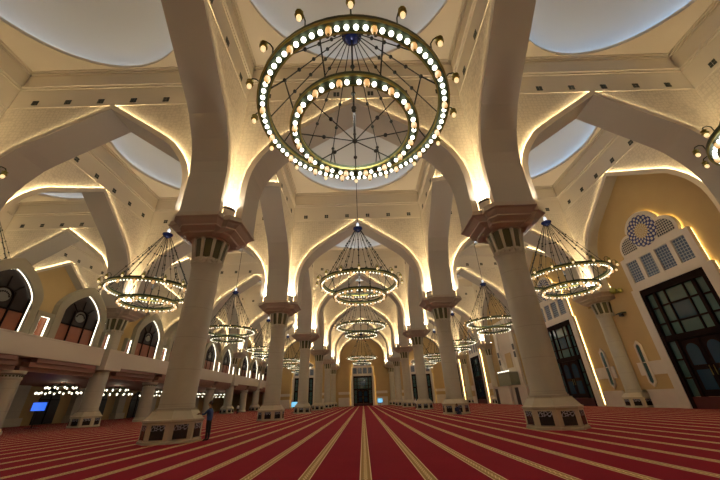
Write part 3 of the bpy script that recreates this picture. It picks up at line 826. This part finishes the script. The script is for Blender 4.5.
# lamps under the gallery: rings of small bulbs
def gallery_lamp():
    r = empty('gallery_chandelier', (0, 0, 0))
    rings = []
    for R_, z in ((1.5, 4.35), (2.2, 3.75)):
        b = MB(); b.lathe([(R_ - .1, 0), (R_ + .1, 0), (R_ + .1, .1), (R_ - .1, .1), (R_ - .1, 0)], 28, 'iron', cap=False); rings.append((part(b, 'ring', r, (0, 0, z)), R_))
    for q in range(4):
        b = MB(); b.tube([pol(2.2, q*PI/2, 3.8), pol(1.5, q*PI/2, 4.4), pol(.3, q*PI/2, 4.85)], .03, 'iron'); part(b, 'hanger', r)
    for rg, R_ in rings:
        n_ = int(R_*7)
        for q in range(n_): partm(gb_me, 'bulb', rg, pol(R_, 2*PI*q/n_, -.10))
    return r
b = MB(); b.ball((0, 0, 0), .10, 'bulb2', 8, 5, 1.5); gb_me = b.mesh('bulb', True)
gl = gallery_lamp(); j = 0
for y in (24.5, 33.5, 43.5, 53.5, 63.5, 73.5, 83.5, 93.5):
    o = gl if j == 0 else dup(gl, (0, 0, 0)); o.location = (-38.5, y, 0)
    tag(o, 'ring of small white lamps under the balcony, %s from the front' % ['first', 'second', 'third', 'fourth', 'fifth', 'sixth', 'seventh', 'eighth'][j], 'lamp', 'lamp rings under the balcony'); j += 1
    lamp(-38.5, y, 3.9, 45., (1, .85, .6), .5, 'gallery_light')

# ------------------------------------------------------------------ screens on stands
def screen(x, y, rz, w, h, z, key, label):
    r = empty('display_screen', (x, y, 0), rz); tag(r, label, 'screen')
    b = MB(); b.box((-w/2 - .04, -.03, z - h/2 - .04), (w/2 + .04, .05, z + h/2 + .04), 'black'); part(b, 'housing', r)
    b = MB(); b.box((-w/2, -.045, z - h/2), (w/2, -.031, z + h/2), key); part(b, 'panel', r)
    b = MB(); b.tube([(0, .02, .05), (0, .02, z - h/2)], .05, 'black'); b.box((-.5, -.35, 0), (.5, .35, .05), 'black'); part(b, 'stand', r)
SCREENS = [(-37.7, 40.6, .62, 1.2, .85, 2.15, 'tv', 'bright blue display screen on stand under the balcony'),
           (5.3, 110., 0., 1.5, 1.1, 1.45, 'tv2', 'cyan display screen on stand just right of the end door'),
           (-12.95, 66., .15, 1.1, .8, 1.35, 'tv2', 'cyan display screen between columns of the left row')]
for s_ in SCREENS: screen(*s_)

# small wall fittings by the right column
b = MB(); b.box((-.25, -.06, 11.9), (-.01, .06, 12.0), 'brass'); b.ball((-.45, .0, 12.2), .42, 'brass', 10, 6, .9); b.ball((-.35, -.75, 12.0), .30, 'brass', 10, 6); b.tube([(-.3, -.7, 12.0), (-.3, 0, 12.0)], .05, 'brass')
tag(b.build('brass_sconce', None, (XW - .01, 35.7, 0), smooth=True), 'round brass wall fitting beside the right pilaster capital', 'wall lamp')
b = MB(); b.box((-.5, -.5, 9.6), (-.01, .5, 9.7), 'iron'); b.box((-.45, -.15, 9.3), (-.1, .15, 9.6), 'black')
tag(b.build('security_camera', None, (XW - .01, 36.2, 0)), 'small dark camera bracket on the gold wall beside the portal', 'camera')

# ------------------------------------------------------------------ people
def skin(c): return noisy(mat('skin', c, .6), c, tuple(v*.9 for v in c), 8)
M['skin'] = skin((.36, .19, .11)); M['hair'] = mat('hair', (.015, .012, .01), .7)
M['shirt'] = mat('blue_shirt', (.035, .085, .26), .8); M['trouser'] = mat('dark_trousers', (.015, .017, .025), .8)
M['white'] = mat('white_robe', (.68, .66, .62), .8); M['navy'] = mat('navy_cloth', (.02, .03, .09), .8); M['shoe'] = mat('shoes', (.01, .01, .01), .5)
def body_mesh(joints, edges, rule, name):
    me = bpy.data.meshes.new(name)
    me.from_pydata([j[0] for j in joints], edges, [])
    o = bpy.data.objects.new(name, me); C.objects.link(o)
    md = o.modifiers.new('Skin', 'SKIN')
    for i, j in enumerate(joints):
        rr = j[1] if isinstance(j[1], tuple) else (j[1], j[1])
        me.skin_vertices[0].data[i].radius = rr
    me.skin_vertices[0].data[0].use_root = True
    md.use_smooth_shade = True
    o.modifiers.new('Sub', 'SUBSURF').levels = 2
    o.modifiers['Sub'].render_levels = 2
    dg = bpy.context.evaluated_depsgraph_get()
    nm = bpy.data.meshes.new_from_object(o.evaluated_get(dg))
    bpy.data.objects.remove(o); bpy.data.meshes.remove(me)
    nm.name = name
    nm.materials.clear(); keys = []
    for p in nm.polygons:
        k = rule(p.center)
        if k not in keys: keys.append(k); nm.materials.append(M[k])
        p.material_index = keys.index(k); p.use_smooth = True
    return nm
def make_head(r, c, facing=0., hairlen=0.):
    """head on neck: skull ellipsoid with nose, ears, brow; hair cap child"""
    b = MB(); b.ball(c, .105, 'skin', 14, 10, 1.22)
    f = Vector((sin(facing), cos(facing), 0)); s_ = Vector((cos(facing), -sin(facing), 0)); c = Vector(c)
    b.ball(tuple(c + f*.105 + Vector((0, 0, -.015))), .022, 'skin', 6, 5, 1.4)
    for q in (-1, 1):
        b.ball(tuple(c + s_*q*.10 + Vector((0, 0, -.01))), .026, 'skin', 6, 5, 1.4)
        b.ball(tuple(c + f*.093 + s_*q*.038 + Vector((0, 0, .012))), .014, 'hair', 6, 4)
    b.ball(tuple(c + f*.092 + Vector((0, 0, -.062))), .018, 'capital', 6, 4, .5)
    part(b, 'head', r, smooth=True)
    b = MB(); b.ball(tuple(c - f*.018 + Vector((0, 0, .03))), .112, 'hair', 14, 8, 1.1); part(b, 'hair', r, smooth=True)
def hand(b, p, d, up, key='skin'):
    d = Vector(d).normalized(); up = Vector(up).normalized(); s_ = d.cross(up).normalized(); p = Vector(p)
    b.tube([p, p + d*.04, p + d*.085], .036, key, 8)
    for i, ln in enumerate((.068, .08, .075, .058)):
        o_ = p + d*.08 + s_*(.027 - .018*i)
        b.tube([o_, o_ + d*ln*.5 - up*.006, o_ + d*ln - up*.028], .009, key, 5)
    o_ = p + d*.03 + s_*.035
    b.tube([o_, o_ + d*.03 + s_*.025, o_ + d*.06 + s_*.03], .0105, key, 5)
# standing man leaning a hand on the nearest left plinth (faces the column, -x)
r = empty('person', (-8.12, 18.75, 0)); tag(r, 'person in blue shirt standing with a hand on the nearest left plinth', 'person')
J = [((0, 0, .95), (.17, .13)), ((0, 0, 1.15), (.16, .115)), ((-.02, 0, 1.35), (.20, .125)), ((-.03, 0, 1.45), (.11, .09)), ((-.04, 0, 1.54), .055), ((-.05, 0, 1.60), .05),
     ((0, -.10, .90), .10), ((.02, -.11, .50), .068), ((.02, -.11, .10), .045), ((-.13, -.12, .04), .04),
     ((0, .10, .90), .10), ((.04, .12, .50), .068), ((.06, .13, .10), .045), ((-.09, .15, .04), .04),
     ((-.03, -.20, 1.40), .065), ((-.22, -.21, 1.22), .05), ((-.46, -.14, 1.25), .035), ((-.50, -.13, 1.255), .03),
     ((-.02, .20, 1.40), .065), ((-.0, .24, 1.14), .05), ((-.05, .22, .92), .035), ((-.06, .22, .87), .03)]
E_ = [(0, 1), (1, 2), (2, 3), (3, 4), (4, 5), (0, 6), (6, 7), (7, 8), (8, 9), (0, 10), (10, 11), (11, 12), (12, 13), (2, 14), (14, 15), (15, 16), (16, 17), (2, 18), (18, 19), (19, 20), (20, 21)]
def rule(c):
    if c.z < .09: return 'shoe'
    if c.z < .93 and not (c.y > .18 and c.z > .8): return 'trouser'
    if c.z > 1.50 or c.x < -.34 or (c.y > .19 and c.z < 1.0): return 'skin'
    return 'shirt'
reg(link('body', body_mesh(J, E_, rule, 'body'), r))
make_head(r, (-.06, 0, 1.69), -PI/2)
b = MB(); hand(b, (-.50, -.13, 1.255), (-1, .1, -.15), (0, 0, 1)); part(b, 'hand', r)
b = MB(); hand(b, (-.06, .22, .86), (-.1, 0, -1), (1, 0, 0)); part(b, 'hand', r)
# a robed figure, standing, reused for the tiny far people
def robed(name, x, y, rz, top, low, label, sc=1.):
    r = empty(name, (x, y, 0), rz); tag(r, label, 'person'); r.scale = (sc, sc, sc)
    J = [((0, 0, .95), (.18, .14)), ((0, 0, 1.18), (.17, .12)), ((0, 0, 1.36), (.20, .125)), ((0, 0, 1.46), (.1, .09)), ((0, 0, 1.56), .055),
         ((-.09, 0, .88), .12), ((-.10, .02, .48), .085), ((-.10, 0, .09), .06), ((-.10, .12, .04), .04),
         ((.09, 0, .88), .12), ((.10, 0, .48), .085), ((.10, 0, .09), .06), ((.10, .12, .04), .04),
         ((-.20, 0, 1.40), .065), ((-.25, .02, 1.14), .05), ((-.24, .10, .90), .038),
         ((.20, 0, 1.40), .065), ((.25, .02, 1.14), .05), ((.24, .10, .90), .038)]
    E2 = [(0, 1), (1, 2), (2, 3), (3, 4), (0, 5), (5, 6), (6, 7), (7, 8), (0, 9), (9, 10), (10, 11), (11, 12), (2, 13), (13, 14), (14, 15), (2, 16), (16, 17), (17, 18)]
    reg(link('body', body_mesh(J, E2, lambda c: 'shoe' if c.z < .08 else (low if c.z < .92 else (top if c.z < 1.49 else 'skin')), 'body'), r))
    make_head(r, (0, .01, 1.68), 0)
    for q in (-1, 1):
        b = MB(); hand(b, (q*.24, .11, .87), (0, .2, -1), (0, 1, 0)); part(b, 'hand', r)
robed('person', -25.5, 71.5, .5, 'white', 'trouser', 'person in white shirt and dark trousers standing by a balcony column')
robed('person', -15.6, 60., 2., 'trouser', 'trouser', 'person in dark clothes standing beside the left column row', .95)
robed('person', 10.1, 68., 2., 'white', 'navy', 'person in pale shirt standing by the right column row')
# seated figure leaning against the second right plinth
r = empty('person', (9.80, 36.95, 0), PI); tag(r, 'person in navy seated on the carpet against the second right plinth', 'person')
J = [((0, 0, .16), (.19, .15)), ((0, -.04, .36), (.17, .125)), ((0, -.07, .55), (.20, .125)), ((0, -.06, .65), (.1, .09)), ((0, -.05, .74), .055),
     ((-.10, .06, .14), .11), ((-.16, .38, .36), .075), ((-.14, .60, .08), .05), ((-.14, .72, .05), .04),
     ((.10, .06, .14), .11), ((.18, .42, .14), .075), ((-.02, .55, .08), .05), ((-.12, .52, .05), .04),
     ((-.2, -.06, .58), .065), ((-.25, .1, .38), .05), ((-.16, .30, .40), .036),
     ((.2, -.06, .58), .065), ((.26, .08, .36), .05), ((.20, .30, .26), .036)]
E2 = [(0, 1), (1, 2), (2, 3), (3, 4), (0, 5), (5, 6), (6, 7), (7, 8), (0, 9), (9, 10), (10, 11), (11, 12), (2, 13), (13, 14), (14, 15), (2, 16), (16, 17), (17, 18)]
reg(link('body', body_mesh(J, E2, lambda c: 'skin' if c.z > .70 else 'navy', 'body'), r))
make_head(r, (0, -.03, .86), 0)
for hp in ((-.16, .31, .40), (.20, .31, .27)):
    b = MB(); hand(b, hp, (.1, 1, -.3), (0, 0, 1)); part(b, 'hand', r)

# ------------------------------------------------------------------ camera
cam = bpy.data.cameras.new('camera'); co = bpy.data.objects.new('camera', cam); C.objects.link(co)
F, PITCH, ROLL, YAW = 310.2, math.radians(27.36), math.radians(-2.026), math.radians(.4)
cam.sensor_width = 36.; cam.lens = F/720*36.; cam.clip_end = 400.; cam.clip_start = .05
fw = Vector((sin(YAW)*cos(PITCH), cos(YAW)*cos(PITCH), sin(PITCH))); rt = Vector((cos(YAW), -sin(YAW), 0)); up = rt.cross(fw)
Rv = cos(ROLL)*rt + sin(ROLL)*up; Uv = -sin(ROLL)*rt + cos(ROLL)*up
co.matrix_world = Matrix(((Rv.x, Uv.x, -fw.x, 0), (Rv.y, Uv.y, -fw.y, 0), (Rv.z, Uv.z, -fw.z, 1.6), (0, 0, 0, 1)))
S.camera = co

# ------------------------------------------------------------------ vents under the cornices (rows of which something shows)
b = MB()
for sx in (-1, 1):
    for sz in (-1, 1):
        b.box((sx*.135 - .115, -.035, sz*.135 - .115), (sx*.135 + .115, 0, sz*.135 + .115), 'vent')
VM = b.mesh('wall_vent')
NTH = ['first', 'second', 'third', 'fourth', 'fifth', 'sixth']
bpy.context.view_layer.update(); dg = bpy.context.evaluated_depsgraph_get()
eye = co.matrix_world.translation.copy()
def shows(p):
    q = co.matrix_world.inverted() @ p
    if q.z > -1: return False
    if abs(q.x/-q.z) > 360/F + .02 or abs(q.y/-q.z) > 240/F + .02: return False
    d = p - eye; dist = d.length
    hit, loc, *_ = S.ray_cast(dg, eye, d.normalized(), distance=dist - .25)
    return not hit
rows = []
for i in range(0, 4):
    for nm, x in XC.items():
        if nm == 'far' and i not in (1, 2): continue
        rows.append(([Vector((x + (j - 2.5)*2.8*(1.05 if nm == 'nave' else 1.), RY(i) - T_SP - .003, 25.1)) for j in range(6)], 0.,
                     {'nave': 'nave cross arch', 'left': 'left aisle cross arch', 'right': 'right aisle cross arch', 'far': 'cross arch beyond the balcony'}[nm] + ', ' + ['front', 'second', 'third', 'fourth'][i] + ' row'))
for k in range(0, 4):
    for x, nx, nmx in ((-NX, 1, 'nave left arch'), (NX, -1, 'nave right arch'), (OX, -1, 'right wall arch'), (-OX, 1, 'balcony arch')):
        rows.append(([Vector((x + nx*(T_SP + .003), BY(k) + (j - 2.5)*2.77, 25.1)) for j in (range(6))], PI/2 if nx > 0 else -PI/2, nmx + ', ' + ['front', 'second', 'third', 'fourth'][k] + ' bay'))
for k in (2, 3):
    rows.append(([Vector((-50.75 + T_SP + .003, BY(k) + (j - 2.5)*2.77, 25.1)) for j in range(6)], PI/2, 'gold wall arch beyond balcony, ' + {2: 'nearer', 3: 'further'}[k] + ' bay'))
for pts, rz, wh in rows:
    vis = [shows(p + Vector((0, -.1, 0))) for p in pts]
    if not any(vis): continue
    rev = False
    for j, p in enumerate(pts):
        o = link('wall_vent', VM, None, p, rz)
        n_ = NTH[j]
        tag(o, ('dark vent, %s from %s over ' % (n_, 'left' if abs(rz) < .1 else 'front')) + wh, 'vent', 'square vents over ' + wh)

# ------------------------------------------------------------------ world and view
w = bpy.data.worlds.new('world'); S.world = w; w.use_nodes = True
w.node_tree.nodes['Background'].inputs[0].default_value = (.9, .85, .8, 1); w.node_tree.nodes['Background'].inputs[1].default_value = .05
S.view_settings.view_transform = 'Standard'; S.view_settings.look = 'None'; S.view_settings.gamma = 1.; S.view_settings.exposure = 0.
S.view_settings.use_curve_mapping = False
S.cycles.use_denoising = True
S.cycles.max_bounces = 6; S.cycles.diffuse_bounces = 4; S.cycles.sample_clamp_indirect = 6.
